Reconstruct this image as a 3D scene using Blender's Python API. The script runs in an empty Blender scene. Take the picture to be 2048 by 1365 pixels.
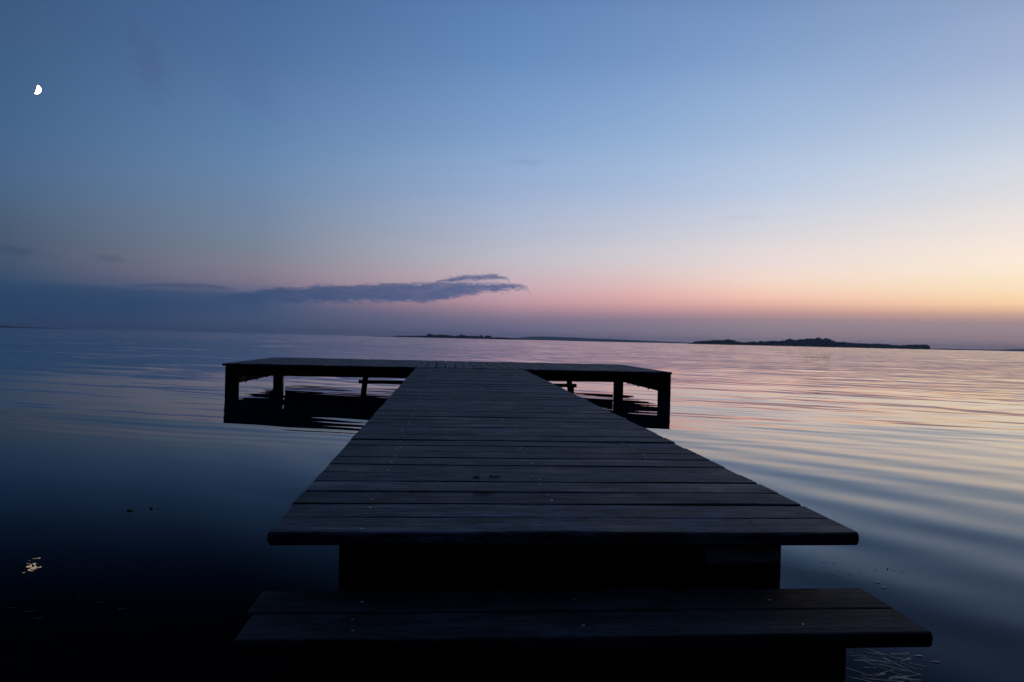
import bpy, bmesh, math, random
from mathutils import Vector, Matrix, noise
random.seed(7)
R = math.radians
scene = bpy.context.scene

# ------------------------------------------------------------------ camera
EYE = 1.094                       # metres above the water
F, PW, PH = 1479.0, 2048, 1365
YAW, PITCH, ROLL = R(4.98), -math.atan(3.5/1479), math.atan(48/2048)
cam_data = bpy.data.cameras.new('camera')
cam = bpy.data.objects.new('camera', cam_data)
scene.collection.objects.link(cam)
cam_data.sensor_width = 36
cam_data.lens = F/PW*36
cam_data.clip_start = 0.05
cam_data.clip_end = 60000
cam.location = (0, 0, EYE)
cam.rotation_euler = (Matrix.Rotation(-YAW, 3, 'Z') @ Matrix.Rotation(R(90)+PITCH, 3, 'X') @ Matrix.Rotation(ROLL, 3, 'Z')).to_euler()
scene.camera = cam

scene.view_settings.view_transform = 'Standard'
scene.view_settings.look = 'None'
scene.view_settings.exposure = 0
scene.view_settings.gamma = 1
scene.cycles.use_denoising = True
scene.cycles.max_bounces = 6
scene.cycles.volume_bounces = 0
scene.cycles.sample_clamp_indirect = 12

# ------------------------------------------------------------------ node helper
class NT:
    def __init__(s, tree): s.t = tree
    def n(s, typ, **kw):
        x = s.t.nodes.new(typ)
        for k, v in kw.items(): setattr(x, k, v)
        return x
    def link(s, a, b): s.t.links.new(a, b)
    def put(s, sock, v):
        if isinstance(v, bpy.types.NodeSocket): s.t.links.new(v, sock)
        elif v is not None:
            if sock.type == 'RGBA' and len(v) == 3: v = (*v, 1)
            sock.default_value = v
    def m(s, op, a, b=None, c=None, clamp=False):
        x = s.n('ShaderNodeMath', operation=op, use_clamp=clamp)
        s.put(x.inputs[0], a)
        if b is not None: s.put(x.inputs[1], b)
        if c is not None: s.put(x.inputs[2], c)
        return x.outputs[0]
    def v(s, op, a, b=None, out=0):
        x = s.n('ShaderNodeVectorMath', operation=op)
        s.put(x.inputs[0], a)
        if b is not None: s.put(x.inputs[1], b)
        return x.outputs[out]
    def rng(s, v, a, b, c=0.0, d=1.0, kind='LINEAR'):
        x = s.n('ShaderNodeMapRange', interpolation_type=kind)
        s.put(x.inputs[0], v)
        for i, k in enumerate((a, b, c, d)): s.put(x.inputs[1+i], k)
        return x.outputs[0]
    def mix(s, f, a, b, blend='MIX'):
        x = s.n('ShaderNodeMix', data_type='RGBA', blend_type=blend)
        s.put(x.inputs[0], f); s.put(x.inputs[6], a); s.put(x.inputs[7], b)
        return x.outputs[2]
    def ramp(s, f, stops, interp='LINEAR'):
        x = s.n('ShaderNodeValToRGB')
        cr = x.color_ramp; cr.interpolation = interp
        stops = sorted(stops, key=lambda q: q[0])
        cr.elements[0].position = stops[0][0]; cr.elements[0].color = (*stops[0][1], 1)
        cr.elements[1].position = stops[-1][0]; cr.elements[1].color = (*stops[-1][1], 1)
        for p, c in stops[1:-1]:
            e = cr.elements.new(p); e.color = (*c, 1)
        s.put(x.inputs[0], f)
        return x.outputs[0]
    def noise(s, vec, scale, detail=2.0, rough=0.5, w=None, out=0, dist=0.0):
        x = s.n('ShaderNodeTexNoise', noise_dimensions='4D' if w is not None else '3D')
        s.put(x.inputs['Vector'], vec); x.inputs['Scale'].default_value = scale
        x.inputs['Detail'].default_value = detail; x.inputs['Roughness'].default_value = rough
        x.inputs['Distortion'].default_value = dist
        if w is not None: s.put(x.inputs['W'], w)
        return x.outputs[out]
    def comb(s, x, y, z):
        c = s.n('ShaderNodeCombineXYZ')
        for i, k in enumerate((x, y, z)): s.put(c.inputs[i], k)
        return c.outputs[0]

def lin(c):
    return tuple(((k/255)/12.92 if k <= 10 else ((k/255+0.055)/1.055)**2.4) for k in c)

# ------------------------------------------------------------------ world: dusk sky, glow at the right where the sun went down
world = bpy.data.worlds.new('World'); scene.world = world; world.use_nodes = True
world.node_tree.nodes.clear()
w = NT(world.node_tree)
tc = w.n('ShaderNodeTexCoord').outputs['Generated']
sep = w.n('ShaderNodeSeparateXYZ'); w.link(w.v('NORMALIZE', tc), sep.inputs[0])
az = w.m('MULTIPLY', w.m('ARCTAN2', sep.outputs[0], sep.outputs[1]), 180/math.pi)
el = w.m('MULTIPLY', w.m('ARCSINE', sep.outputs[2]), 180/math.pi)
elp = w.m('POWER', w.m('DIVIDE', w.m('MAXIMUM', el, 0.0), 90.0), 0.5)          # more room near the horizon
def elev(px, py):
    return math.degrees(math.atan((655+px*48/2048-py)/math.hypot(F, px-1024)))
def pos(e): return math.sqrt(max(e, 0)/90)
ZEN = (44, 72, 128)
cols = {
 6:   [(0,(59,89,129)),(200,(66,98,138)),(350,(72,101,136)),(440,(73,93,119)),(520,(66,85,111)),(560,(52,78,108)),(590,(40,68,100)),(645,(34,60,94))],
 512: [(0,(71,105,153)),(150,(83,117,161)),(300,(98,132,172)),(420,(112,134,163)),(500,(121,131,150)),(545,(129,124,142)),(570,(116,112,136)),(600,(70,90,122)),(640,(68,84,116)),(667,(66,80,112))],
 1024:[(0,(92,127,179)),(150,(109,145,193)),(300,(137,166,206)),(400,(160,178,209)),(480,(181,186,205)),(530,(196,187,198)),(585,(202,168,180)),(610,(186,148,162)),(630,(148,127,148)),(650,(118,112,140)),(679,(108,104,136))],
 1280:[(0,(104,137,186)),(150,(124,156,201)),(300,(152,179,215)),(400,(176,191,218)),(480,(202,202,214)),(530,(217,204,208)),(580,(226,186,184)),(606,(216,168,169)),(626,(180,143,154)),(642,(142,126,145)),(685,(130,120,141))],
 1536:[(0,(116,146,190)),(150,(141,169,208)),(300,(171,192,221)),(400,(195,206,226)),(480,(222,216,220)),(530,(238,220,216)),(570,(247,216,200)),(600,(242,194,178)),(622,(206,160,157)),(642,(158,138,148)),(691,(146,132,146))],
 2042:[(0,(146,165,200)),(150,(169,185,215)),(300,(203,212,226)),(400,(227,223,224)),(480,(247,233,222)),(540,(255,236,212)),(590,(255,224,184)),(610,(250,208,168)),(626,(216,174,152)),(646,(168,144,147)),(703,(152,131,140))],
}
ramps, azs = [], []
for px, st in cols.items():
    stops = [(pos(elev(px, y)), lin(c)) for y, c in st]
    top = st[0][1]
    stops.append((pos(45), lin(tuple(0.6*a+0.4*b for a, b in zip(top, ZEN)))))
    stops.append((1.0, lin(ZEN)))
    stops = [(0.0, stops[len(st)-1][1])] + [q for i, q in enumerate(stops) if i != len(st)-1 or q[0] > 0.02]
    ramps.append(w.ramp(elp, stops, 'CARDINAL'))
    azs.append(math.degrees(math.atan((px-1024)/F)) + 4.98)
back = w.ramp(elp, [(0, lin((4,6,9))), (pos(10), lin((7,10,17))), (pos(35), lin((24,38,70))), (1, lin(ZEN))])
col = w.mix(w.rng(az, -75, azs[0]-2, kind='SMOOTHSTEP'), back, ramps[0])
for i in range(1, 6):
    col = w.mix(w.rng(az, azs[i-1], azs[i], kind='LINEAR'), col, ramps[i])
col = w.mix(w.rng(az, 62, 125, kind='SMOOTHSTEP'), col, back)

# --- clouds: long grey-blue bank low over the water, thinner wisps beside it
cvec = w.comb(w.m('MULTIPLY', az, 0.45), w.m('MULTIPLY', el, 1.6), 0.0)
nz = w.m('SUBTRACT', w.noise(cvec, 1.3, 6.0, 0.62), 0.5)
nz2 = w.m('SUBTRACT', w.noise(cvec, 5.5, 5.0, 0.7), 0.5)
inside = w.rng(az, 8.5, 6.5)                  # the bank ends left of the pier's line
AZ0, AZ1, E1 = -32.0, 10.0, 6.0
azn = w.rng(az, AZ0, AZ1)
def edge(pts, low_side=False, e1=E1):        # photo outline of a cloud edge -> elevation as a function of azimuth
    st = []
    s_ = -1 if low_side else 1
    pts = [(pts[0][0]-14, pts[0][1]+16*s_)]+list(pts)+[(pts[-1][0]+10, pts[-1][1]+16*s_)]
    for x, y in pts:
        a = (math.degrees(math.atan((x-1024)/F))+4.98-AZ0)/(AZ1-AZ0)
        e = elev(x, y)/e1
        st.append((a, (e, e, e)))
    return w.m('MULTIPLY', w.ramp(azn, st), e1)
def bank(top, bot, soft_t, soft_b, rough):
    wob = w.m('ADD', w.m('MULTIPLY', nz, rough), w.m('MULTIPLY', nz2, rough*0.8))
    e = w.m('ADD', el, wob)
    t, b = edge(top), edge(bot, True)
    a = w.rng(w.m('SUBTRACT', t, e), -soft_t, soft_t, kind='SMOOTHSTEP')
    c = w.rng(w.m('SUBTRACT', e, b), -soft_b, soft_b, kind='SMOOTHSTEP')
    thick = w.rng(w.m('ADD', nz, nz2), -.35, .05, .72, 1.0)
    return w.m('MULTIPLY', w.m('MULTIPLY', w.m('MULTIPLY', a, c), thick), w.m('MULTIPLY', inside, w.rng(az, -31.5, -30)))
main = bank([(400,600),(470,585),(530,578),(600,574),(700,571),(780,568),(860,566),(930,566),(1000,567),(1035,570),(1052,576),(1060,590)],
            [(400,600),(470,604),(530,607),(600,606),(700,604),(760,603),(860,604),(910,594),(960,588),(1000,582),(1035,578),(1052,577),(1060,589)], 0.19, 0.22, 0.95)
lobe = bank([(850,575),(870,562),(895,556),(920,552),(950,551),(985,549),(1000,552),(1012,556),(1020,566)],
            [(850,576),(870,567),(895,564),(920,562),(950,561),(985,560),(1000,559),(1012,558),(1020,567)], 0.13, 0.15, 0.7)
wisp = bank([(240,577),(265,570),(330,567),(400,568),(440,572),(470,580)],
            [(240,578),(265,573),(330,575),(400,578),(440,579),(470,581)], 0.08, 0.12, 0.22)
low = bank([(-150,560),(0,566),(120,570),(300,578),(430,582),(560,590),(620,596)],
           [(-150,640),(0,645),(120,650),(300,640),(430,628),(560,612),(620,600)], 0.25, 0.7, 0.5)
m_all = w.m('MAXIMUM', w.m('MULTIPLY', main, 0.93), w.m('MAXIMUM', w.m('MULTIPLY', lobe, 0.9), w.m('MAXIMUM', w.m('MULTIPLY', wisp, 0.55), w.m('MULTIPLY', low, 0.55))))
ccol = w.mix(w.rng(az, -22, 5), lin((44,70,106)), lin((76,96,140)))
col = w.mix(m_all, col, ccol)
def spot(px, py, rx, ry, amount, c, tilt=0.0):
    global col
    a0 = math.degrees(math.atan((px-1024)/F))+4.98; e0 = elev(px, py)
    dx = w.m('DIVIDE', w.m('SUBTRACT', az, a0), rx)
    dy = w.m('DIVIDE', w.m('ADD', w.m('SUBTRACT', el, e0), w.m('MULTIPLY', w.m('SUBTRACT', az, a0), tilt)), ry)
    d = w.m('SQRT', w.m('ADD', w.m('MULTIPLY', dx, dx), w.m('MULTIPLY', dy, dy)))
    d = w.m('ADD', d, w.m('MULTIPLY', w.m('ADD', nz, nz2), 1.8))
    col = w.mix(w.m('MULTIPLY', w.rng(d, 1.0, 0.2, kind='SMOOTHSTEP'), amount), col, lin(c))
spot(20, 501, 2.4, 0.45, 0.42, (52,72,102))
spot(212, 516, 1.8, 0.36, 0.34, (62,78,108), 0.1)
spot(1045, 326, 2.0, 0.35, 0.22, (110,130,170))
spot(285, 120, 1.7, 2.6, 0.25, (72,84,128), 0.8)
spot(480, 170, 3.2, 2.0, 0.16, (84,100,148), 0.6)
spot(1470, 436, 2.2, 0.25, 0.15, (165,170,190))
sky = w.n('ShaderNodeTexSky', sky_type='NISHITA')
sky.sun_disc = False; sky.sun_elevation = R(-3); sky.sun_rotation = R(52); sky.dust_density = 2
bg1 = w.n('ShaderNodeBackground'); w.link(col, bg1.inputs[0]); bg1.inputs[1].default_value = 1.0
bg2 = w.n('ShaderNodeBackground'); w.link(sky.outputs[0], bg2.inputs[0]); bg2.inputs[1].default_value = 0.05
add = w.n('ShaderNodeAddShader'); w.link(bg1.outputs[0], add.inputs[0]); w.link(bg2.outputs[0], add.inputs[1])
out = w.n('ShaderNodeOutputWorld'); w.link(add.outputs[0], out.inputs[0])

# --- the last of the sun's light, a very soft warm glow low on the right
sl = bpy.data.lights.new('sun', 'SUN'); sl.energy = 0.03; sl.angle = R(20); sl.color = (1, .72, .5)
so = bpy.data.objects.new('sun', sl); scene.collection.objects.link(so)
d = Vector((math.sin(R(52)), math.cos(R(52)), math.tan(R(6))))
so.rotation_euler = d.to_track_quat('Z', 'Y').to_euler()

# ------------------------------------------------------------------ object helpers
def link_mesh(name, bm, mat, parent=None, smooth=False):
    me = bpy.data.meshes.new(name); bm.to_mesh(me); bm.free()
    if isinstance(mat, (list, tuple)):
        for q in mat: me.materials.append(q)
    else: me.materials.append(mat)
    if smooth:
        for p in me.polygons: p.use_smooth = True
    o = bpy.data.objects.new(name, me); scene.collection.objects.link(o)
    if parent: o.parent = parent
    return o
def tag(o, label=None, cat=None, group=None, kind=None):
    if label: o['label'] = label
    if cat: o['category'] = cat
    if group: o['group'] = group
    if kind: o['kind'] = kind
    return o
def empty(name, loc=(0,0,0)):
    o = bpy.data.objects.new(name, None); scene.collection.objects.link(o); o.location = loc
    o.empty_display_size = .1
    return o
def prism(bm, axis, a0, a1, sect, xform=None, end_ch=0.0, val=None, segs=1, wob=0.0):
    """extrude a closed section along axis ('X','Y','Z'); rings at both ends pulled in for a worn end"""
    lay = bm.verts.layers.float.get('plank') or bm.verts.layers.float.new('plank')
    cx = sum(p[0] for p in sect)/len(sect); cy = sum(p[1] for p in sect)/len(sect)
    ts = [(a0, 1)]
    if end_ch: ts = [(a0, 0), (a0+end_ch, 1)]
    for i in range(1, segs): ts.append((a0+(a1-a0)*i/segs, 1))
    ts += [(a1-end_ch, 1), (a1, 0)] if end_ch else [(a1, 1)]
    rings = []
    for t, full in ts:
        wz = wob*noise.noise(Vector((t*1.3, (val or 0)*50, 3.1))) if wob else 0
        wy = wob*noise.noise(Vector((t*0.9, (val or 0)*50, 9.1))) if wob else 0
        ring = []
        for (u, v) in sect:
            if not full:
                u = u-math.copysign(min(end_ch, abs(u-cx)), u-cx); v = v-math.copysign(min(end_ch, abs(v-cy)), v-cy)
            u += wy; v += wz
            p = {'X': (t, u, v), 'Y': (u, t, v), 'Z': (u, v, t)}[axis]
            p = Vector(p)
            if xform: p = xform(p)
            q = bm.verts.new(p); q[lay] = val if val is not None else 0.5
            ring.append(q)
        rings.append(ring)
    n = len(sect)
    for i in range(len(rings)-1):
        for k in range(n):
            bm.faces.new((rings[i][k], rings[i][(k+1) % n], rings[i+1][(k+1) % n], rings[i+1][k]))
    bm.faces.new(rings[0][::-1]); bm.faces.new(rings[-1])
def rect(u0, u1, v0, v1, b=0.004):
    return [(u0+b, v0), (u1-b, v0), (u1, v0+b), (u1, v1-b), (u1-b*.3, v1-b*.3), (u1-b, v1), (u0+b, v1), (u0+b*.3, v1-b*.3), (u0, v1-b), (u0, v0+b)]
def box(bm, x0, x1, y0, y1, z0, z1, b=0.004, axis='X', val=.5, xform=None, segs=1, wob=0.0):
    if axis == 'X': prism(bm, 'X', x0, x1, rect(y0, y1, z0, z1, b), xform, b, val, segs, wob)
    elif axis == 'Y': prism(bm, 'Y', y0, y1, rect(x0, x1, z0, z1, b), xform, b, val, segs, wob)
    else: prism(bm, 'Z', z0, z1, rect(x0, x1, y0, y1, b), xform, b, val, segs, wob)
def fix(bm): bmesh.ops.recalc_face_normals(bm, faces=bm.faces)

# ------------------------------------------------------------------ materials
def new_mat(name):
    m = bpy.data.materials.new(name); m.use_nodes = True
    m.node_tree.nodes.clear()
    n = NT(m.node_tree)
    p = n.n('ShaderNodeBsdfPrincipled'); o = n.n('ShaderNodeOutputMaterial'); n.link(p.outputs[0], o.inputs[0])
    return m, n, p
def wood_mat(name, along, base, dark, light, rough=0.66, wear=1.0, spec=0.28):
    m, n, p = new_mat(name)
    g = n.n('ShaderNodeNewGeometry').outputs['Position']
    at = n.n('ShaderNodeAttribute', attribute_name='plank').outputs['Fac']
    st = {'X': (0.06, 1, 1), 'Y': (1, 0.06, 1), 'Z': (1, 1, 0.06)}[along]
    v = n.v('MULTIPLY', g, st)
    v = n.v('ADD', v, n.comb(0, 0, n.m('MULTIPLY', at, 37.0)))
    grain = n.noise(v, 95, 4, .65, w=n.m('MULTIPLY', at, 19.0), dist=.3)
    soft = n.noise(v, 22, 3, .6, w=n.m('MULTIPLY', at, 11.0), dist=.8)
    blot = n.noise(g, 3.2, 4, .6, w=n.m('MULTIPLY', at, 5.0))
    c = n.ramp(soft, [(.32, lin(dark)), (.5, lin(base)), (.7, lin(light))])
    c = n.mix(n.rng(grain, .42, .62, 0, .8), c, lin(dark))
    fib = n.noise(n.v('MULTIPLY', v, (1, 1, 1)), 240, 2, .6, w=n.m('MULTIPLY', at, 23.0))
    c = n.mix(n.rng(fib, .55, .68, 0, .55), c, lin(light))
    c = n.mix(n.rng(n.m('ADD', blot, n.m('MULTIPLY', n.m('SUBTRACT', grain, .5), .5)), .50, .66, 0, .55*wear), c, lin(light))
    c = n.mix(n.rng(n.noise(n.v('MULTIPLY', g, {'X': (.35, 1, 1), 'Y': (1, .35, 1), 'Z': (1, 1, .35)}[along]), 13, 4, .7, w=n.m('MULTIPLY', at, 3.0)), .50, .60, 0, .85), c, lin(dark))
    c = n.mix(n.rng(n.noise(g, 1.1, 3, .6), .5, .8, 0, .6), c, lin(dark))
    c = n.mix(n.rng(n.noise(g, 4.1, 3, .6, w=n.m('MULTIPLY', at, 9.0)), .56, .72, 0, .45), c, lin((64, 46, 40)))
    # long drying cracks
    crack = n.noise(n.v('MULTIPLY', v, (1, 1, 1)), 60, 1, .5, w=n.m('MULTIPLY', at, 7.0))
    cm = n.rng(n.m('ABSOLUTE', n.m('SUBTRACT', crack, .5)), .0, .012, 1, 0)
    c = n.mix(n.m('MULTIPLY', cm, .6), c, (0.004, 0.004, 0.005, 1))
    # knots
    vo = n.n('ShaderNodeTexVoronoi'); n.put(vo.inputs['Vector'], n.v('MULTIPLY', g, {'X': (.45, 1, 1), 'Y': (1, .45, 1), 'Z': (1, 1, .45)}[along])); vo.inputs['Scale'].default_value = 5.0
    kn = n.rng(vo.outputs['Distance'], .05, .12, 1, 0)
    c = n.mix(n.m('MULTIPLY', kn, .7), c, lin(dark))
    # tone of each plank
    hs = n.n('ShaderNodeHueSaturation'); n.put(hs.inputs['Value'], n.rng(at, 0, 1, .36, 1.28)); n.put(hs.inputs['Color'], c)
    n.put(p.inputs['Base Color'], hs.outputs[0])
    n.put(p.inputs['Roughness'], n.rng(blot, .3, .7, rough-.12, rough+.14))
    p.inputs['Specular IOR Level'].default_value = spec
    h = n.m('ADD', n.m('MULTIPLY', grain, .5), n.m('ADD', n.m('MULTIPLY', soft, .6), n.m('MULTIPLY', cm, -.7)))
    h = n.m('ADD', h, n.m('MULTIPLY', kn, .4))
    b = n.n('ShaderNodeBump'); b.inputs['Strength'].default_value = .9; b.inputs['Distance'].default_value = .009
    n.put(b.inputs['Height'], h); n.put(p.inputs['Normal'], b.outputs[0])
    return m
DARK, BASE, LIGHT = (4,5,7), (26,31,40), (108,115,128)
m_deck_x = wood_mat('walkway planks', 'X', BASE, DARK, LIGHT)
m_step = wood_mat('dark step planks', 'X', (24,28,34), (5,6,8), (66,71,80), rough=.72, spec=.16)  # darker, less shiny wood than the walkway planks
m_deck_y = wood_mat('platform planks', 'Y', (34,40,50), (8,10,14), (96,103,116))
m_beam_x = wood_mat('beam timber across', 'X', (30,28,27), (16,15,15), (46,42,40), spec=.2)
m_beam_y = wood_mat('beam timber along', 'Y', (30,28,27), (16,15,15), (46,42,40), spec=.2)
m_post = wood_mat('post timber', 'Z', (28,27,25), (14,14,13), (42,40,36), spec=.2)
m_patch = wood_mat('pale timber', 'X', (120,118,116), (84,82,80), (150,148,146))

m_steel, n, p = new_mat('galvanised steel')
p.inputs['Metallic'].default_value = .9; p.inputs['Roughness'].default_value = .35
g = n.n('ShaderNodeNewGeometry').outputs['Position']
n.put(p.inputs['Base Color'], n.ramp(n.noise(g, 7, 2), [(.4, (.05, .05, .05)), (.6, (.75, .75, .77))]))

# ------------------------------------------------------------------ water
m_water, n, p = new_mat('lake water')
g = n.n('ShaderNodeNewGeometry').outputs['Position']
sp = n.n('ShaderNodeSeparateXYZ'); n.link(g, sp.inputs[0])
X, Y = sp.outputs[0], sp.outputs[1]
dist = n.v('LENGTH', g, out='Value')
def slope_layer(deg, lam, stretch, amp, detail=1.0, seed=0.0):
    """a train of ripples travelling along deg (from +Y towards +X): returns the slope vector"""
    dx, dy = math.sin(R(deg)), math.cos(R(deg))
    u = n.m('ADD', n.m('MULTIPLY', X, dx/lam), n.m('MULTIPLY', Y, dy/lam))
    v_ = n.m('ADD', n.m('MULTIPLY', X, -dy/(lam*stretch)), n.m('MULTIPLY', Y, dx/(lam*stretch)))
    s = n.m('SUBTRACT', n.noise(n.comb(u, v_, seed), 1.0, detail, .5), .5)
    s = n.m('MULTIPLY', s, amp) if not isinstance(amp, bpy.types.NodeSocket) else n.m('MULTIPLY', s, amp)
    return n.v('MULTIPLY', n.comb(s, s, 0), (dx, dy, 0))
def sine_layer(deg, lam, amp, bend, bend_amt, seed):
    dx, dy = math.sin(R(deg)), math.cos(R(deg))
    u = n.m('ADD', n.m('MULTIPLY', X, dx), n.m('MULTIPLY', Y, dy))
    nn = n.m('SUBTRACT', n.noise(n.comb(n.m('MULTIPLY', X, bend), n.m('MULTIPLY', Y, bend), seed), 1, 2, .5), .5)
    ph = n.m('MULTIPLY', n.m('ADD', u, n.m('MULTIPLY', nn, bend_amt)), 2*math.pi/lam)
    am = n.rng(n.noise(n.comb(n.m('MULTIPLY', X, bend*.8), n.m('MULTIPLY', Y, bend*.8), seed+5), 1, 1, .5), .35, .65, .25, 1.0)
    s = n.m('MULTIPLY', n.m('MULTIPLY', n.m('SINE', ph), amp), am)
    return n.v('MULTIPLY', n.comb(s, s, 0), (dx, dy, 0))
right = n.rng(X, -3.0, 3.0, .35, 1.0, 'SMOOTHSTEP')       # calmer in the lee of the pier
S = []
right = n.m('MAXIMUM', right, n.rng(Y, 7.5, 11.5, 0, .55, 'SMOOTHSTEP'))
S.append(sine_layer(60, .76, n.m('MULTIPLY', right, n.rng(dist, 5, 14, .025, .013)), .13, 1.5, 1.0))
S.append(sine_layer(40, 1.55, n.m('MULTIPLY', right, 0.009), .10, 2.2, 6.0))
S.append(sine_layer(33, .46, n.m('MULTIPLY', right, n.rng(dist, 6, 14, .003, .012)), .2, 1.2, 4.0))
S.append(slope_layer(38, .55, 7, n.m('MULTIPLY', right, n.rng(dist, 5, 16, .02, .085)), 2, 2.0))
S.append(slope_layer(22, 1.5, 5, n.rng(dist, 4, 14, .03, .07), 2, 7.0))
S.append(slope_layer(30, .28, 5, n.rng(dist, 7, 40, .0, .10), 2, 3.0))
S.append(slope_layer(28, .75, 6, n.m('MULTIPLY', n.rng(Y, 7.2, 9.5, 0, .17), n.rng(Y, 15, 18, 1, 0)), 2, 21.0))   # ripples round the platform posts
S.append(sine_layer(20, .36, n.m('MULTIPLY', n.rng(Y, 6.8, 8.2, 0, .014), n.rng(Y, 15, 18, 1, 0)), .5, .5, 23.0))
glint = n.m('MULTIPLY', n.rng(X, -1.2, -1.9, 0, 1), n.rng(Y, 4.4, 3.9, 0, 1))      # small wavelets by the bank on the left
S.append(slope_layer(60, .030, 2.0, n.m('MULTIPLY', glint, .08), 1, 37.0))
S.append(slope_layer(-5, .03, 2.5, n.m('MULTIPLY', glint, .02), 1, 41.0))
S.append(slope_layer(5, 3.5, 4, n.rng(dist, 20, 120, .0, .24), 3, 9.0))
S.append(slope_layer(55, 9.0, 5, n.rng(dist, 60, 500, .0, .22), 4, 11.0))
tot = S[0]
for s in S[1:]: tot = n.v('ADD', tot, s)
I = n.n('ShaderNodeNewGeometry').outputs['Incoming']
Ih = n.v('NORMALIZE', n.v('MULTIPLY', I, (1, 1, 0)))
sI = n.n('ShaderNodeSeparateXYZ'); n.link(I, sI.inputs[0])
d0 = n.v('DOT_PRODUCT', tot, Ih, out='Value')
d1 = n.m('MINIMUM', d0, n.m('SUBTRACT', n.m('MULTIPLY', n.m('ABSOLUTE', sI.outputs[2]), .9), d0))
sc_ = n.n('ShaderNodeVectorMath', operation='SCALE'); n.put(sc_.inputs[0], Ih); n.put(sc_.inputs['Scale'], n.m('SUBTRACT', d1, d0))
tot = n.v('ADD', tot, sc_.outputs[0])
nrm = n.v('NORMALIZE', n.v('ADD', n.v('MULTIPLY', tot, (-1, -1, 0)), (0, 0, 1)))
# reflectance for skylight that is partly polarised: strongest at right angles to the sun
cI = n.m('MAXIMUM', n.v('DOT_PRODUCT', I, nrm, out='Value'), .002)
gI = n.m('SQRT', n.m('ADD', n.m('MULTIPLY', cI, cI), 1.333**2-1))
rs = n.m('POWER', n.m('DIVIDE', n.m('SUBTRACT', gI, cI), n.m('ADD', gI, cI)), 2)
nc = n.m('MULTIPLY', cI, 1.333**2)
rp = n.m('POWER', n.m('ABSOLUTE', n.m('DIVIDE', n.m('SUBTRACT', nc, gI), n.m('ADD', nc, gI))), 2)
rv = n.v('NORMALIZE', n.v('REFLECT', n.v('MULTIPLY', I, (-1, -1, -1)), nrm))
sv = (math.sin(R(52)), math.cos(R(52)), -.05)
mu = n.v('DOT_PRODUCT', rv, sv, out='Value'); mu2 = n.m('MULTIPLY', mu, mu)
pol = n.m('MULTIPLY', n.m('DIVIDE', n.m('SUBTRACT', 1, mu2), n.m('ADD', 1, mu2)), 1.0)
cr = n.n('ShaderNodeVectorMath', operation='CROSS_PRODUCT'); n.put(cr.inputs[0], rv); cr.inputs[1].default_value = sv
cs = n.v('CROSS_PRODUCT', rv, nrm)
q = n.v('DOT_PRODUCT', n.v('NORMALIZE', cr.outputs[0]), n.v('NORMALIZE', cs), out='Value')
fs = n.m('ADD', n.m('MULTIPLY', n.m('SUBTRACT', 1, pol), .5), n.m('MULTIPLY', pol, n.m('MULTIPLY', q, q)))
refl = n.m('ADD', n.m('MULTIPLY', rs, fs), n.m('MULTIPLY', rp, n.m('SUBTRACT', 1, fs)), clamp=True)
refl = n.m('ADD', n.rng(refl, .055, .79, 0, .85, 'SMOOTHSTEP'), n.rng(refl, .7, 1, 0, .15), clamp=True)
n.t.nodes.remove(p)
gl = n.n('ShaderNodeBsdfGlossy'); gl.inputs['Roughness'].default_value = .015
n.put(gl.inputs['Color'], n.mix(n.rng(refl, .0, .45), n.v('MULTIPLY', n.comb(refl, refl, refl), (.70, .96, 1.32)), n.comb(refl, refl, refl))); n.put(gl.inputs['Normal'], nrm)
df = n.n('ShaderNodeBsdfDiffuse'); df.inputs['Color'].default_value = (.002, .004, .008, 1)
ad = n.n('ShaderNodeAddShader'); n.link(gl.outputs[0], ad.inputs[0]); n.link(df.outputs[0], ad.inputs[1])
n.link(ad.outputs[0], [z for z in n.t.nodes if z.type == 'OUTPUT_MATERIAL'][0].inputs[0])
bm = bmesh.new()
RW = 7100
vs = [bm.verts.new(q) for q in ((-RW, -60, 0), (RW, -60, 0), (RW, RW, 0), (-RW, RW, 0))]
bm.faces.new(vs)
tag(link_mesh('water', bm, m_water), kind='structure')

# ------------------------------------------------------------------ shore under and behind the camera
m_shore, n, p = new_mat('damp shore sand')
g = n.n('ShaderNodeNewGeometry').outputs['Position']
n.put(p.inputs['Base Color'], n.ramp(n.noise(g, 9, 6, .65), [(.3, lin((38,33,28))), (.55, lin((78,68,56))), (.8, lin((108,98,84)))]))
p.inputs['Roughness'].default_value = .8
b = n.n('ShaderNodeBump'); b.inputs['Strength'].default_value = .7; b.inputs['Distance'].default_value = .03
n.put(b.inputs['Height'], n.noise(g, 40, 5, .7)); n.put(p.inputs['Normal'], b.outputs[0])
bm = bmesh.new()
NX, NY = 90, 40
grid = []
for j in range(NY+1):
    row = []
    for i in range(NX+1):
        x = -30+60*i/NX; t = j/NY
        y = 1.75-26*t**1.6
        edge_y = 1.2+.35*noise.noise(Vector((x*.5, 0, 0)))
        z = (edge_y-y)*.13
        z = min(z, .35+.02*(edge_y-y)) + .03*noise.noise(Vector((x*1.1, y*1.1, 0)))
        row.append(bm.verts.new((x, y, z-.04)))
    grid.append(row)
for j in range(NY):
    for i in range(NX): bm.faces.new((grid[j][i], grid[j+1][i], grid[j+1][i+1], grid[j][i+1]))
fix(bm)
tag(link_mesh('shore', bm, m_shore, smooth=True), kind='structure')

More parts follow.
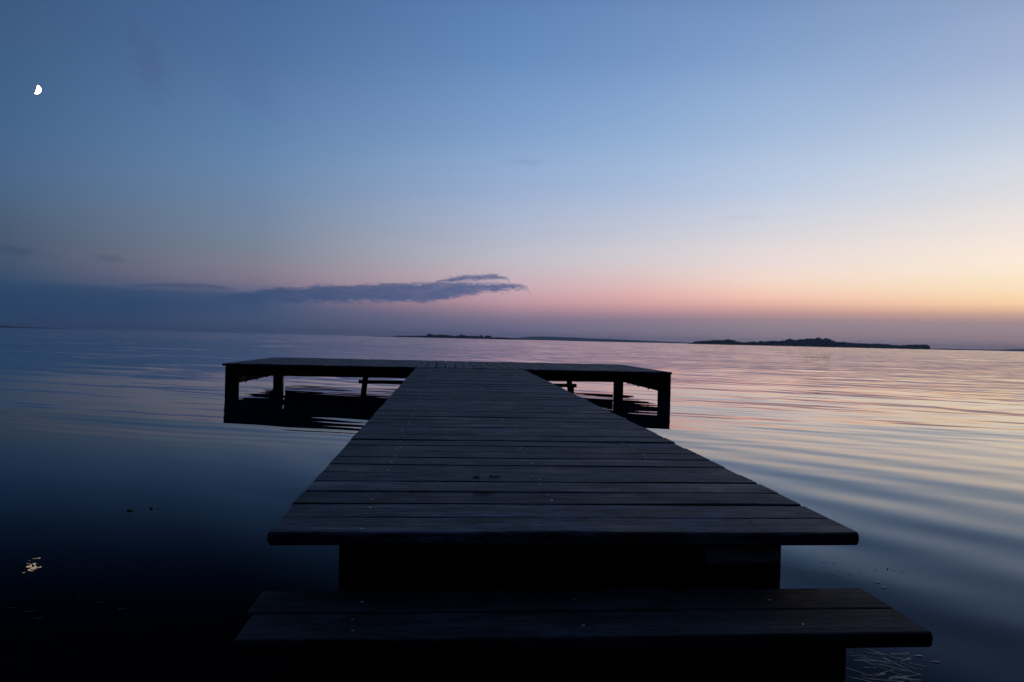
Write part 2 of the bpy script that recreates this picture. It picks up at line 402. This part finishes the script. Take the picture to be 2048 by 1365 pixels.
# ------------------------------------------------------------------ pier
XL, XR = -.558, 1.415
Y0, Y1, Y2 = 2.400, 13.56, 17.6
Z0, ZT, TH = EYE-.63, EYE-.547, .045
def rise(p):                                   # the walkway climbs a little towards the platform
    p.z += (ZT-.004-Z0)*(p.y-Y0)/(Y1-Y0); return p
pier = empty('pier', (0, 0, 0))
tag(pier, 'T-shaped wooden pier with long plank walkway and wide platform over the water', 'pier')
bm = bmesh.new(); y = Y0; k = 0; plank_y = []
while y < Y1-.1:
    wd = random.choice((.190, .193, .195))
    if y+wd > Y1-.03: wd = Y1-.008-y
    gap = random.choice((.011, .012, .014, .016, .019))
    v = random.random()
    e0, e1 = random.gauss(0, .002), random.gauss(0, .005)
    if k == 0: e0, e1, v = 0, .0, .75
    dz = random.uniform(-.003, .002) if k else 0
    sk = random.uniform(-.0015, .0015)
    def xf(p, dz=dz, sk=sk):
        p.z += dz; p.y += sk*(p.x-.4); return rise(p)
    prism(bm, 'X', XL+e0, XR+e1, rect(y, y+wd, Z0-TH, Z0, .006 if k else .008), xf, .009 if k == 0 else .005, v, 10, .004)
    plank_y.append((y, wd, dz)); y += wd+gap; k += 1
fix(bm)
walk = link_mesh('walkway_deck', bm, m_deck_x, pier)
walk['label'] = 'long walkway of dark crosswise planks'
# screws
def screw_bm(bm, x, y, z, tilt):
    r, hgt = .0048, .0018
    c = bmesh.ops.create_cone(bm, cap_ends=True, segments=10, radius1=r, radius2=r*.8, depth=hgt)
    bmesh.ops.transform(bm, matrix=Matrix.Translation((x, y, z+hgt*.35)) @ Matrix.Rotation(tilt, 4, 'X'), verts=c['verts'])
rows = (-.262, .420, 1.085)
far_bm = bmesh.new(); ns = 0
for k, (py, wd, dz) in enumerate(plank_y):
    for rx in rows:
        for fy in (.27, .74):
            x = rx+random.uniform(-.018, .018); yy = py+wd*(fy+random.uniform(-.05, .05))
            z = Z0+dz+(ZT-.004-Z0)*(yy-Y0)/(Y1-Y0)-.0005
            if ns < 96:
                b1 = bmesh.new(); screw_bm(b1, x, yy, z, random.uniform(-.35, .1))
                link_mesh('screw', b1, m_steel, walk); ns += 1
            else: screw_bm(far_bm, x, yy, z, random.uniform(-.35, .1))
tag(link_mesh('screw', far_bm, m_steel, walk), kind='stuff')
# platform deck: planks laid lengthwise
bm = bmesh.new(); TX0, TX1 = -3.985, 4.215
x = TX0; 
while x < TX1-.05:
    wd = min(.166, TX1-x); v = random.random()
    dz = random.uniform(-.003, .003); e0, e1 = random.gauss(0, .008), random.gauss(0, .012)
    def xf(p, dz=dz): p.z += dz; return p
    prism(bm, 'Y', Y1+e0 if not XL-.1 < x < XR+.1 else Y1+.002, Y2+e1, rect(x, x+wd, ZT-TH, ZT, .005), xf, .005, v, 6, .004)
    x += wd+random.choice((.010, .012, .015, .018))
fix(bm)
plat = link_mesh('platform_deck', bm, m_deck_y, pier)
plat['label'] = 'wide platform of lengthwise planks at the far end'
ZB = ZT-TH
# frame timbers of the platform, each a part
def timber(name, x0, x1, y0, y1, z0, z1, axis, b=.006, mat=None, xform=None, segs=4, wob=.004, parent=pier):
    bm = bmesh.new(); box(bm, x0, x1, y0, y1, z0, z1, b, axis, random.random(), xform, segs, wob); fix(bm)
    return link_mesh(name, bm, mat or {'X': m_beam_x, 'Y': m_beam_y, 'Z': m_post}[axis], parent)
zl = ZB-.003
timber('front_beam', -3.72, 3.99, Y1+.05, Y1+.12, zl-.165, zl, 'X')
timber('back_beam', -3.72, 3.99, Y2-.12, Y2-.05, zl-.345, zl, 'X')
for yy in (14.5, 15.5, 16.5): timber('joist', -3.85, 4.05, yy, yy+.07, zl-.17, zl, 'X')
for xa in (-3.92, 4.06):
    s = timber('side_beam', xa, xa+.07, Y1+.30, Y2-.13, zl-.335, zl, 'Y')
    for yy in (Y1+1.2, Y1+2.0, Y1+2.9):
        bb = bmesh.new(); c = bmesh.ops.create_cone(bb, cap_ends=True, segments=8, radius1=.016, radius2=.016, depth=.03)
        bmesh.ops.translate(bb, vec=(xa+.035, yy, zl-.35), verts=c['verts'])
        link_mesh('bolt', bb, m_steel, s)
def post(x, y, wd, top, bot=-.5, lean=(0, 0), parent=pier, name='post'):
    def xf(p): p.x += lean[0]*(top-p.z); p.y += lean[1]*(top-p.z); return p
    return timber(name, x, x+wd, y, y+wd, bot, top, 'Z', .012, xform=xf, segs=8, wob=.008)
for (px_, py_) in ((-3.945, Y1+.03), (4.005, Y1+.03), (-3.945, Y2-.34), (3.985, Y2-.34)): post(px_, py_, .20, zl)
# trestle in the middle of the platform
post(-1.60, 14.60, .10, zl-.001, lean=(-.12, 0), name='trestle_leg'); post(2.37, 14.60, .10, zl-.001, lean=(.12, 0), name='trestle_leg')
post(2.50, 14.76, .07, .20, name='trestle_leg')
timber('trestle_rail', -1.70, 2.58, 14.53, 14.595, .165, .235, 'X')
# walkway stringers and piles
for xa in (-.30, .385, 1.05):
    timber('stringer', xa, xa+.075, Y0+.12, Y1+.04, Z0-TH-.16, Z0-TH-.002, 'Y', xform=rise)
for yy in (2.58, 5.2, 7.9, 10.6):
    for xa in (-.215, .90):
        top = Z0-TH-.165+(ZT-Z0)*(yy-Y0)/(Y1-Y0)
        post(xa, yy, .14, top, name='pile')
timber('end_board', -.338, 1.163, Y0+.055, Y0+.115, -.1, Z0-TH-.002, 'X', mat=m_beam_x)
pb = timber('mending_plate', .890, 1.148, Y0+.043, Y0+.0535, .345, .402, 'X', mat=m_patch, b=.003)
pb['label'] = 'slightly paler short board under the deck end'

# ------------------------------------------------------------------ step in front of the pier
step = empty('pier_step', (0, 0, 0))
tag(step, 'low wooden two-plank step in the foreground below the pier end', 'step')
SZ = EYE-.802
bm = bmesh.new()
def xf(p): return p
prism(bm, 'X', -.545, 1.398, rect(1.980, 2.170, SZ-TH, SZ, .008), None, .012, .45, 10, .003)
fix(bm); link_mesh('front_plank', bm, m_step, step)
bm = bmesh.new()
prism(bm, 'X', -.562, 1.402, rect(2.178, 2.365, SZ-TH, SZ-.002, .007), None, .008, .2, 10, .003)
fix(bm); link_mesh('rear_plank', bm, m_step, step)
timber('riser', -.325, 1.168, 2.035, 2.095, -.12, SZ-TH-.002, 'X', parent=step)
for xa in (-.32, .37, 1.07): timber('bearer', xa, xa+.07, 2.10, 2.36, SZ-TH-.15, SZ-TH-.002, 'Y', parent=step)
for xx, yy in ((-.24, 2.04), (.40, 2.06), (1.04, 2.05), (-.25, 2.12), (1.05, 2.13), (.41, 2.27), (1.03, 2.25), (-.24, 2.26)):
    b1 = bmesh.new(); screw_bm(b1, xx, yy, SZ-.001, -.2); link_mesh('screw', b1, m_steel, step)

# ------------------------------------------------------------------ drift on the water
m_reed, n, p = new_mat('dead reed')
g = n.n('ShaderNodeNewGeometry').outputs['Position']
n.put(p.inputs['Base Color'], n.ramp(n.noise(g, 30, 3), [(.3, lin((104,96,82))), (.7, lin((168,158,140)))]))
p.inputs['Roughness'].default_value = .45
m_stone, n, p = new_mat('wet stone')
g = n.n('ShaderNodeNewGeometry').outputs['Position']
n.put(p.inputs['Base Color'], n.ramp(n.noise(g, 14, 5, .6), [(.3, lin((14,14,14))), (.7, lin((40,38,36)))]))
p.inputs['Roughness'].default_value = .55; p.inputs['Specular IOR Level'].default_value = .15
def stalk(bm, x, y, ang, L, r, z=.0004, bend=0.0):
    pts = []
    for i in range(6):
        t = i/5-.5
        px_ = x+math.cos(ang)*L*t-math.sin(ang)*bend*(4*t*t-1)*L
        py_ = y+math.sin(ang)*L*t+math.cos(ang)*bend*(4*t*t-1)*L
        pts.append(Vector((px_, py_, z+.0006*noise.noise(Vector((px_*9, py_*9, 0))))))
    rings = []
    for i, q in enumerate(pts):
        dd = (pts[min(i+1, 5)]-pts[max(i-1, 0)]).normalized()
        sd = Vector((-dd.y, dd.x, 0)).normalized(); up = dd.cross(sd)
        rr = r*(1-.35*i/5)
        rings.append([bm.verts.new(q+sd*rr*math.cos(a*math.pi/3)+up*rr*.3*math.sin(a*math.pi/3)) for a in range(6)])
    for i in range(5):
        for k in range(6): bm.faces.new((rings[i][k], rings[i][(k+1) % 6], rings[i+1][(k+1) % 6], rings[i+1][k]))
    bm.faces.new(rings[0]); bm.faces.new(rings[-1])
rr = random.Random(3)
def px_water(px, py):
    x, y_ = px-1024, -(py-682.5)
    c, s = math.cos(ROLL), math.sin(ROLL)
    v = Vector((c*x-s*y_, F, s*x+c*y_))
    v = Matrix.Rotation(-YAW, 3, 'Z') @ Matrix.Rotation(PITCH, 3, 'X') @ v
    return v*(-EYE/v.z)
heap = [(1735,1312,.20,-.5),(1760,1330,.22,-.9),(1785,1345,.26,-1.0),(1800,1340,.20,-.8),(1740,1350,.15,.1),(1765,1360,.18,-.2),(1725,1322,.12,.0),
        (1775,1312,.12,-.7),(1810,1320,.10,.6),(1820,1352,.12,.3),(1750,1322,.14,-.2),(1790,1358,.12,.2),(1718,1345,.14,-.9),(1732,1362,.16,-.6),
        (1805,1308,.08,.2),(1795,1330,.16,-1.2),(1770,1345,.13,.4),(1830,1338,.07,-.4),(1712,1312,.10,-.2),(1755,1305,.10,-.9)]
for _ in range(16): heap.append((rr.uniform(1708, 1838), rr.uniform(1306, 1362), rr.uniform(.04, .10), rr.uniform(-1.3, .5)))
for (a, b_, L, an) in heap:
    q = px_water(a, b_); bm = bmesh.new()
    stalk(bm, q.x, q.y, an+rr.uniform(-.15, .15), L*.72, rr.uniform(.002, .0042), bend=rr.uniform(-.04, .04)); fix(bm)
    tag(link_mesh('reed_stalk', bm, m_reed, smooth=True), 'thin dead reed stalk in the drift floating right of the low step', 'reed', 'dead reeds floating beside the low step')
bits = [(1572,1134,.05,0),(1588,1136,.03,-.5),(1602,1142,.025,-.6),(1632,1146,.03,-.5),(1655,1148,.04,-.4),(1672,1152,.05,-.5),(1680,1143,.02,0),(1700,1150,.02,-.6),
        (1720,1144,.02,.3),(1648,1126,.025,0),(1668,1127,.02,.1),(1640,1162,.02,0),(1636,1168,.025,0),(1752,1140,.015,.3),(1762,1143,.012,1.2),(1790,1141,.02,.2),(1805,1144,.02,-.5),(1838,1184,.02,0)]
for (a, b_, L, an) in bits:
    q = px_water(a, b_); bm = bmesh.new()
    stalk(bm, q.x, q.y, an, L*1.2, .0022, bend=rr.uniform(-.15, .15)); fix(bm)
    tag(link_mesh('reed_fragment', bm, m_reed, smooth=True), 'tiny reed fragment floating on the water between pier end and low step', 'reed', 'reed fragments afloat right of the pier end')
for (a, b_, L, an) in ((22,1216,.03,.1),(60,1223,.035,.4),(200,1205,.035,.4),(247,1217,.04,.3),(78,1236,.03,.2),(160,1196,.025,-.1)):
    q = px_water(a, b_); bm = bmesh.new()
    stalk(bm, q.x, q.y, an, L, .0012, bend=.1); fix(bm)
    tag(link_mesh('reed_fragment', bm, m_reed, smooth=True), 'faint reed fragment on the black water below the moon glint', 'reed', 'reed fragments afloat at the lower left')
def leaf(name, px, py, L, wd, ang, label):
    q = px_water(px, py); bm = bmesh.new(); top, n_ = [], 8
    ups, dns = [], []
    for i in range(n_+1):
        t = i/n_; wv = wd*math.sin(math.pi*min(max(t, .04), .96))
        for s, lst in ((1, ups), (-1, dns)):
            u, v = (t-.5)*L, s*wv*.5
            lst.append(bm.verts.new((q.x+u*math.cos(ang)-v*math.sin(ang), q.y+u*math.sin(ang)+v*math.cos(ang), .001+.0015*math.sin(t*3))))
    mids = [bm.verts.new(((a.co+b.co)/2)+Vector((0, 0, -.0006))) for a, b in zip(ups, dns)]
    for i in range(n_):
        bm.faces.new((ups[i], ups[i+1], mids[i+1], mids[i])); bm.faces.new((mids[i], mids[i+1], dns[i+1], dns[i]))
    r = bmesh.ops.extrude_face_region(bm, geom=bm.faces[:])
    bmesh.ops.translate(bm, vec=(0, 0, -.003), verts=[q for q in r['geom'] if isinstance(q, bmesh.types.BMVert)])
    fix(bm)
    tag(link_mesh(name, bm, m_reed, smooth=True), label, 'leaf')
leaf('floating_leaf', 1755, 1166, .035, .012, .1, 'pale leaf floating right of the pier, the farther of the two pale leaves')
leaf('floating_leaf', 1769, 1176, .045, .014, -.1, 'pale leaf floating right of the pier, the nearer and larger of two')
leaf('floating_leaf', 1838, 1313, .035, .012, -.2, 'pale leaf floating just beyond the heap of reeds by the step')
leaf('floating_leaf', 1872, 1325, .035, .010, -.1, 'pale leaf rightmost beside the reed heap near the low step')
m_dirt, n, p = new_mat('withered leaf')
g = n.n('ShaderNodeNewGeometry').outputs['Position']
n.put(p.inputs['Base Color'], n.ramp(n.noise(g, 60, 4, .6), [(.35, lin((16,14,13))), (.7, lin((70,56,48)))]))
p.inputs['Roughness'].default_value = .7
def scrap(x, y, L, wd, ang, seed, label):
    """a curled dry leaf lying on the planks"""
    bm = bmesh.new(); N = 9; zz = Z0+(ZT-.004-Z0)*(y-Y0)/(Y1-Y0)
    rows = []
    for i in range(N+1):
        t = i/N; row = []
        for k in range(5):
            v = (k/4-.5)*wd*math.sin(math.pi*(.06+.88*t))*(1+.5*noise.noise(Vector((t*6, k, seed))))
            u = (t-.5)*L; lift = .001+.004*abs(k/4-.5)*2+.003*noise.noise(Vector((t*4, seed, k*.6)))
            row.append(bm.verts.new((x+u*math.cos(ang)-v*math.sin(ang), y+u*math.sin(ang)+v*math.cos(ang), zz+max(lift, .001))))
        rows.append(row)
    for i in range(N):
        for k in range(4): bm.faces.new((rows[i][k], rows[i+1][k], rows[i+1][k+1], rows[i][k+1]))
    r = bmesh.ops.extrude_face_region(bm, geom=bm.faces[:])
    bmesh.ops.translate(bm, vec=(0, 0, .0012), verts=[q for q in r['geom'] if isinstance(q, bmesh.types.BMVert)])
    fix(bm); tag(link_mesh('withered_leaf', bm, m_dirt, smooth=True), label, 'leaf')
scrap(.145, 3.31, .034, .020, .2, 1.0, 'small curled leaf on the planks, left of the two in the farther pair')
scrap(.225, 3.33, .050, .018, -.15, 4.0, 'larger curled leaf on the planks, right of the two in the farther pair')
scrap(.165, 2.985, .085, .012, .05, 7.0, 'thin dark leaf stalk lying on the planks nearest the front edge')
def stone(px, py, r, sq, label, seed):
    q = px_water(px, py); bm = bmesh.new()
    bmesh.ops.create_icosphere(bm, subdivisions=3, radius=r)
    for v in bm.verts:
        v.co *= 1+.35*noise.noise(v.co*(1.3/r)+Vector((seed, 0, 0)))
        v.co.z *= sq; v.co += Vector((q.x, q.y, r*sq*.1))
    tag(link_mesh('stone', bm, m_stone, smooth=True), label, 'stone')
stone(259, 1022, .017, .5, 'small dark oval stone breaking the surface, left of the ragged one', 1)
stone(302, 1018, .008, 1.1, 'small dark pointed stone with crumbs beside it, left of the pier', 5)
stone(316, 1018, .007, .5, 'tiny dark flat stone, rightmost of the three left of the pier', 8)
stone(1775, 1139, .0035, 1.3, 'tiny dark stone among reed fragments right of the pier end', 2)

# ------------------------------------------------------------------ moon: the sunlit part of the sphere, low sun at its lower right
m_moon, n, p = new_mat('sunlit moon')
em = n.n('ShaderNodeEmission'); em.inputs[1].default_value = 30.0
g = n.n('ShaderNodeTexCoord').outputs['Object']
n.put(em.inputs[0], n.ramp(n.noise(g, .012, 4, .6), [(.35, (1, .52, .24)), (.65, (1, .62, .34))]))
n.link(em.outputs[0], [q for q in n.t.nodes if q.type == 'OUTPUT_MATERIAL'][0].inputs[0])
MD = 20000.0; MR = MD*math.tan(R(.27))
aM, eM = R(-28.08), R(15.13)
mc = Vector((math.sin(aM)*math.cos(eM), math.cos(aM)*math.cos(eM), math.sin(eM)))*MD
fwd = mc.normalized(); rt = fwd.cross(Vector((0, 0, 1))).normalized(); up = rt.cross(fwd)
bm = bmesh.new(); lat = []
TILT = R(-15)
NL, NM = 24, 14
for i in range(NL+1):
    th = math.pi*i/NL; ring = []
    for j in range(NM+1):
        a = R(5)+R(168)*j/NM                      # the lit longitudes, limb to terminator
        lx, ly, lz = math.sin(th)*math.sin(a), math.sin(th)*math.cos(a), math.cos(th)   # lx right, ly away, lz up
        X_, Z_ = lx*math.cos(TILT)-lz*math.sin(TILT), lx*math.sin(TILT)+lz*math.cos(TILT)
        ring.append(bm.verts.new((rt*X_+fwd*ly+up*Z_)*MR))
    lat.append(ring)
for i in range(NL):
    for j in range(NM): bm.faces.new((lat[i][j], lat[i][j+1], lat[i+1][j+1], lat[i+1][j]))
bmesh.ops.remove_doubles(bm, verts=bm.verts, dist=.05); fix(bm)
moon = link_mesh('moon', bm, m_moon, smooth=True); moon.location = mc
tag(moon, 'bright half moon high in the dusk sky at the left', 'moon')

# ------------------------------------------------------------------ far shores
def leaf_mat(name, a, b_):
    m, n, p = new_mat(name)
    g = n.n('ShaderNodeNewGeometry').outputs['Position']
    n.put(p.inputs['Base Color'], n.ramp(n.noise(g, .35, 4, .6), [(.3, a), (.7, b_)]))
    p.inputs['Roughness'].default_value = .8; p.inputs['Specular IOR Level'].default_value = .1
    return m
m_leaf = leaf_mat('tree foliage', (.015, .028, .014), (.045, .07, .03))
m_bark = leaf_mat('tree bark', (.03, .025, .02), (.07, .06, .05))
m_land = leaf_mat('meadow and bank', (.03, .04, .02), (.08, .08, .05))
m_hill = leaf_mat('wooded hill', (.02, .032, .018), (.05, .07, .035))
def azi(px): return math.atan((px-1024)/F)+YAW
def far_pt(px, D, depth=0.0):
    """ground point seen at column px on a shore D metres out along the view axis"""
    a = azi(px); k = (D+depth)/math.cos(a-YAW)
    return Vector((math.sin(a)*k, math.cos(a)*k, 0)), F/D
def interp(prof, x):
    if x <= prof[0][0]: return prof[0][1]
    for (x0, y0), (x1, y1) in zip(prof, prof[1:]):
        if x <= x1: return y0+(y1-y0)*(x-x0)/(x1-x0)
    return prof[-1][1]
def terrain(name, prof, D, depth, share, mat, label, rough=.15, step=4.0):
    """a low landform: a ridge with sloping front and back, its crest following prof (height in photo pixels)"""
    bm = bmesh.new(); rows = []
    x0, x1 = prof[0][0], prof[-1][0]; n_ = max(8, int((x1-x0)/step)); K = 8
    for i in range(n_+1):
        px = x0+(x1-x0)*i/n_; hpx = interp(prof, px)*share
        row = []
        for k in range(K+1):
            t = k/K; q, sc = far_pt(px, D, depth*t)
            hh = hpx/sc*math.sin(math.pi*min(1, t*1.0))**.6*(1+.0) if 0 < k < K else 0
            if k and k < K: hh *= 1+rough*noise.noise(Vector((q.x*.02, q.y*.02, 1))); hh += .3
            row.append(bm.verts.new((q.x, q.y, hh if 0 < k < K else -.5)))
        rows.append(row)
    for i in range(n_):
        for k in range(K): bm.faces.new((rows[i][k], rows[i+1][k], rows[i+1][k+1], rows[i][k+1]))
    bm.faces.new([r for r in rows[0]]); bm.faces.new([r for r in rows[-1]][::-1])
    fix(bm)
    return tag(link_mesh(name, bm, mat, smooth=True), label, kind='structure')
class Soup:
    def __init__(s): s.v, s.f = [], []
    def build(s, name, mat, parent=None):
        me = bpy.data.meshes.new(name); me.from_pydata(s.v, [], s.f); me.materials.append(mat)
        o = bpy.data.objects.new(name, me); scene.collection.objects.link(o)
        if parent: o.parent = parent
        return o
ICO = {}
for sub in (1, 2, 3):
    b = bmesh.new(); bmesh.ops.create_icosphere(b, subdivisions=sub, radius=1)
    b.verts.index_update()
    ICO[sub] = ([v.co.normalized() for v in b.verts], [[v.index for v in f.verts] for f in b.faces]); b.free()
def crown(bm, c, rx, rz, seed, sub=2):
    o = len(bm.v); vs, fs_ = ICO[sub]
    for d_ in vs:
        k = 1+.30*noise.noise(d_*1.7+Vector((seed, 0, 0)))+.28*noise.noise(d_*4.5+Vector((0, seed, 0)))
        bm.v.append((d_.x*rx*k+c.x, d_.y*rx*k+c.y, d_.z*rz*k+c.z))
    bm.f += [[i+o for i in f] for f in fs_]
def trunk(bm, base, h, r, tilt=0.0):
    o = len(bm.v)
    for z, q in ((0, r), (h, r*.5)):
        for k in range(6):
            a = k*math.pi/3; bm.v.append((base.x+q*math.cos(a)+z*math.sin(tilt), base.y+q*math.sin(a), base.z+z*math.cos(tilt)))
    bm.f += [[o+k, o+(k+1) % 6, o+6+(k+1) % 6, o+6+k] for k in range(6)]+[[o+6+k for k in range(6)]]
def leaves(bm, c, rx, rz, n_, size, rg):
    """loose leaf clumps round the edge of a crown"""
    for _ in range(n_):
        d_ = Vector((rg.gauss(0, 1), rg.gauss(0, 1), rg.gauss(.2, 1))).normalized()
        q = c+Vector((d_.x*rx, d_.y*rx, d_.z*rz))*rg.uniform(.85, 1.12)
        a = Vector((rg.uniform(-1, 1), rg.uniform(-1, 1), rg.uniform(-1, 1))).normalized(); b2 = a.cross(d_).normalized()
        s = size*rg.uniform(.6, 1.3); o = len(bm.v)
        bm.v += [tuple(q+a*s), tuple(q+b2*s*.8), tuple(q-a*s*.9), tuple(q-b2*s)]; bm.f.append([o, o+1, o+2, o+3])
def woodland(prof, D, depth, label, size, seed, ground=.35, density=1.0):
    """trees filling the profile down to the bank; crowns vary in height round it"""
    rg = random.Random(seed); bm = Soup()
    x0, x1 = prof[0][0], prof[-1][0]; sc = F/D
    count = int((x1-x0)/sc/size*4.2*density)
    for i in range(count):
        px = rg.uniform(x0, x1); t = rg.uniform(.08, .75)
        hpx = interp(prof, px)
        if hpx < 1.2: continue
        H = hpx/sc*rg.uniform(.95, 1.10)
        q, _ = far_pt(px, D, depth*t)
        gz = hpx/sc*ground*math.sin(math.pi*t)**.6
        r = min(size*rg.uniform(.6, 1.1), H*.55)
        trunk(bm, Vector((q.x, q.y, gz*.6)), max(H-r, 1), r*.07)
        c = Vector((q.x, q.y, H-r*.85)); crown(bm, c, r, r*.85, rg.uniform(0, 99)); leaves(bm, c, r, r*.85, 14, r*.16, rg)
        crown(bm, Vector((q.x+rg.uniform(-.4, .4)*r, q.y, max(H*.45, r*.5))), r*1.05, max(H*.35, r*.5), rg.uniform(0, 99), 2)
        # scrub at the water's edge
        q2, _ = far_pt(px, D, depth*.03); rs = rg.uniform(.8, 1.8)
        crown(bm, Vector((q2.x, q2.y, rs*.5)), rs*1.6, rs, rg.uniform(0, 99), 1)
    return tag(bm.build('woodland', m_leaf), label, 'woodland', kind='stuff')

right_prof = [(1379,0.5),(1389,4.8),(1402,6.3),(1418,7.4),(1440,9.3),(1459,10.2),(1468,8.6),(1476,6.5),(1488,5.1),(1496,6.2),(1504,7.3),(1523,7.9),(1530,7.4),(1535,9),(1555,9.7),(1570,11),(1579,14),(1589,12.2),(1602,14),(1615,15.7),(1628,16.2),(1637,17.4),(1645,15.8),(1650,17.2),(1657,16),(1664,13.5),(1668,11),(1689,11),(1700,9.5),(1714,9),(1735,8.5),(1751,9),(1776,8),(1801,6.4),(1808,7.3),(1815,8),(1833,9),(1853,9.2),(1857,5),(1859,2)]
left_prof = [(786,1),(794,3),(803,2.5),(817,3.1),(826,2.6),(837,4),(852,3.5),(866,5.5),(885,6.5),(898,5.5),(911,4.5),(919,6.2),(930,6.0),(938,5),(944,5.6),(956,5.2),(966,3.8),(973,5),(984,3.4),(993,3.8),(1005,4),(1022,3),(1034,2.3)]
hill_prof = [(1000,.3),(1029,3),(1049,5.2),(1062,6.8),(1085,7.7),(1109,8),(1127,7.2),(1156,7),(1180,5.8),(1215,6),(1254,4.9),(1293,4.1),(1342,2.9),(1371,2.3),(1400,1.5),(1430,.3)]
D_R, D_L = 1900.0, 2400.0
terrain('island', [(1374,.3)]+right_prof+[(1862,1.8),(1897,1.2),(1925,.3)], D_R, 170, .42, m_land, 'long low wooded island on the right')
terrain('headland', [(738,1.1),(770,1.7),(786,1.9)]+left_prof[1:]+[(1045,1.6),(1062,.4)], D_L, 190, .40, m_land, 'low headland running out to a point on the left')
terrain('hills', hill_prof, 5600.0, 900, 1.0, m_hill, 'hazy blue hills between the two islands', rough=.06, step=5)
terrain('reed_bank', [(1130,.2),(1150,1.0),(1200,1.3),(1240,1.0),(1270,1.2),(1290,.2)], 3000.0, 60, 1.0, m_land, 'thin dark bank in front of the hazy hills')
terrain('shoreline', [(1850,.3),(1880,1.8),(1920,2.2),(1960,1.8),(2000,2.6),(2030,4.4),(2060,5.0),(2120,4),(2200,1)], 5200.0, 500, 1.0, m_hill, 'far low shoreline at the right edge', rough=.1)
terrain('far_point', [(-90,2),(-30,4),(0,4.0),(17,4.3),(26,2.4),(60,1.9),(100,1.3),(140,.4)], 4200.0, 250, 1.0, m_hill, 'far low point at the left edge', rough=.1)
woodland(right_prof, D_R, 130, 'mass of trees covering the long island on the right', 6.5, 11)
woodland(left_prof, D_L, 120, 'mass of trees along the low headland at left centre', 5.5, 12, ground=.3)
def tree(px, D, depth, hpx, wpx, label, seed):
    q, _ = far_pt(px, D, depth); sc = F/(D+depth)
    H, r = hpx/sc, wpx/sc/2
    t = empty('broadleaf_tree', (q.x, q.y, 1.0)); rg = random.Random(seed)
    tag(t, label, 'tree')
    bt = Soup(); trunk(bt, Vector((0, 0, -1)), H*.7, r*.07)
    for s_ in (-1, 1): trunk(bt, Vector((0, 0, H*.35)), r, r*.035, s_*.7)
    bt.build('trunk', m_bark, t)
    bc = Soup(); rz = H*.40
    crown(bc, Vector((0, 0, H-rz-1)), r, rz, seed, 3)
    for _ in range(4):
        crown(bc, Vector((rg.uniform(-.6, .6)*r, rg.uniform(-.5, .5)*r, H-rz-1+rg.uniform(-.5, .3)*rz)), r*.55, rz*.6, rg.uniform(0, 99), 2)
    leaves(bc, Vector((0, 0, H-rz-1)), r, rz, 120, r*.09, rg)
    bc.build('crown', m_leaf, t)
tree(859, D_L, 30, 7.6, 12, 'broad dark tree standing tallest at the left part of the headland', 21)
tree(923, D_L, 30, 7.4, 10, 'round tree near the middle of the headland, left of the notched gap', 22)
tree(962, D_L, 30, 7.2, 7, 'narrow upright tree just left of the low gap in the headland trees', 23)
tree(976, D_L, 30, 6.8, 14, 'wide flat-topped tree, last big one at the right of the headland', 24)
tree(1523, D_R, 25, 9.2, 9, 'small round tree rising above the low stretch of the right island wood', 25)
tree(1579, D_R, 25, 15.0, 9, 'round tree standing out left of the highest wood on the right island', 26)
tree(1637, D_R, 60, 18.3, 13, 'tallest broad tree on the crest of the right island', 27)

# ------------------------------------------------------------------ haze: one box of thin air round everything but the sky and the moon
m_haze = bpy.data.materials.new('thin haze'); m_haze.use_nodes = True
m_haze.node_tree.nodes.clear(); n = NT(m_haze.node_tree)
pv = n.n('ShaderNodeVolumePrincipled'); pv.inputs['Color'].default_value = (.62, .78, 1, 1)
pv.inputs['Density'].default_value = 1.05e-4; pv.inputs['Anisotropy'].default_value = .2
o_ = n.n('ShaderNodeOutputMaterial'); n.link(pv.outputs[0], o_.inputs[1])
bm = bmesh.new(); bmesh.ops.create_cube(bm, size=1)
HB = 7200.0
for v in bm.verts: v.co = Vector((v.co.x*2*HB, -70 if v.co.y < 0 else HB, -1 if v.co.z < 0 else 45))
tag(link_mesh('haze', bm, m_haze), kind='stuff')
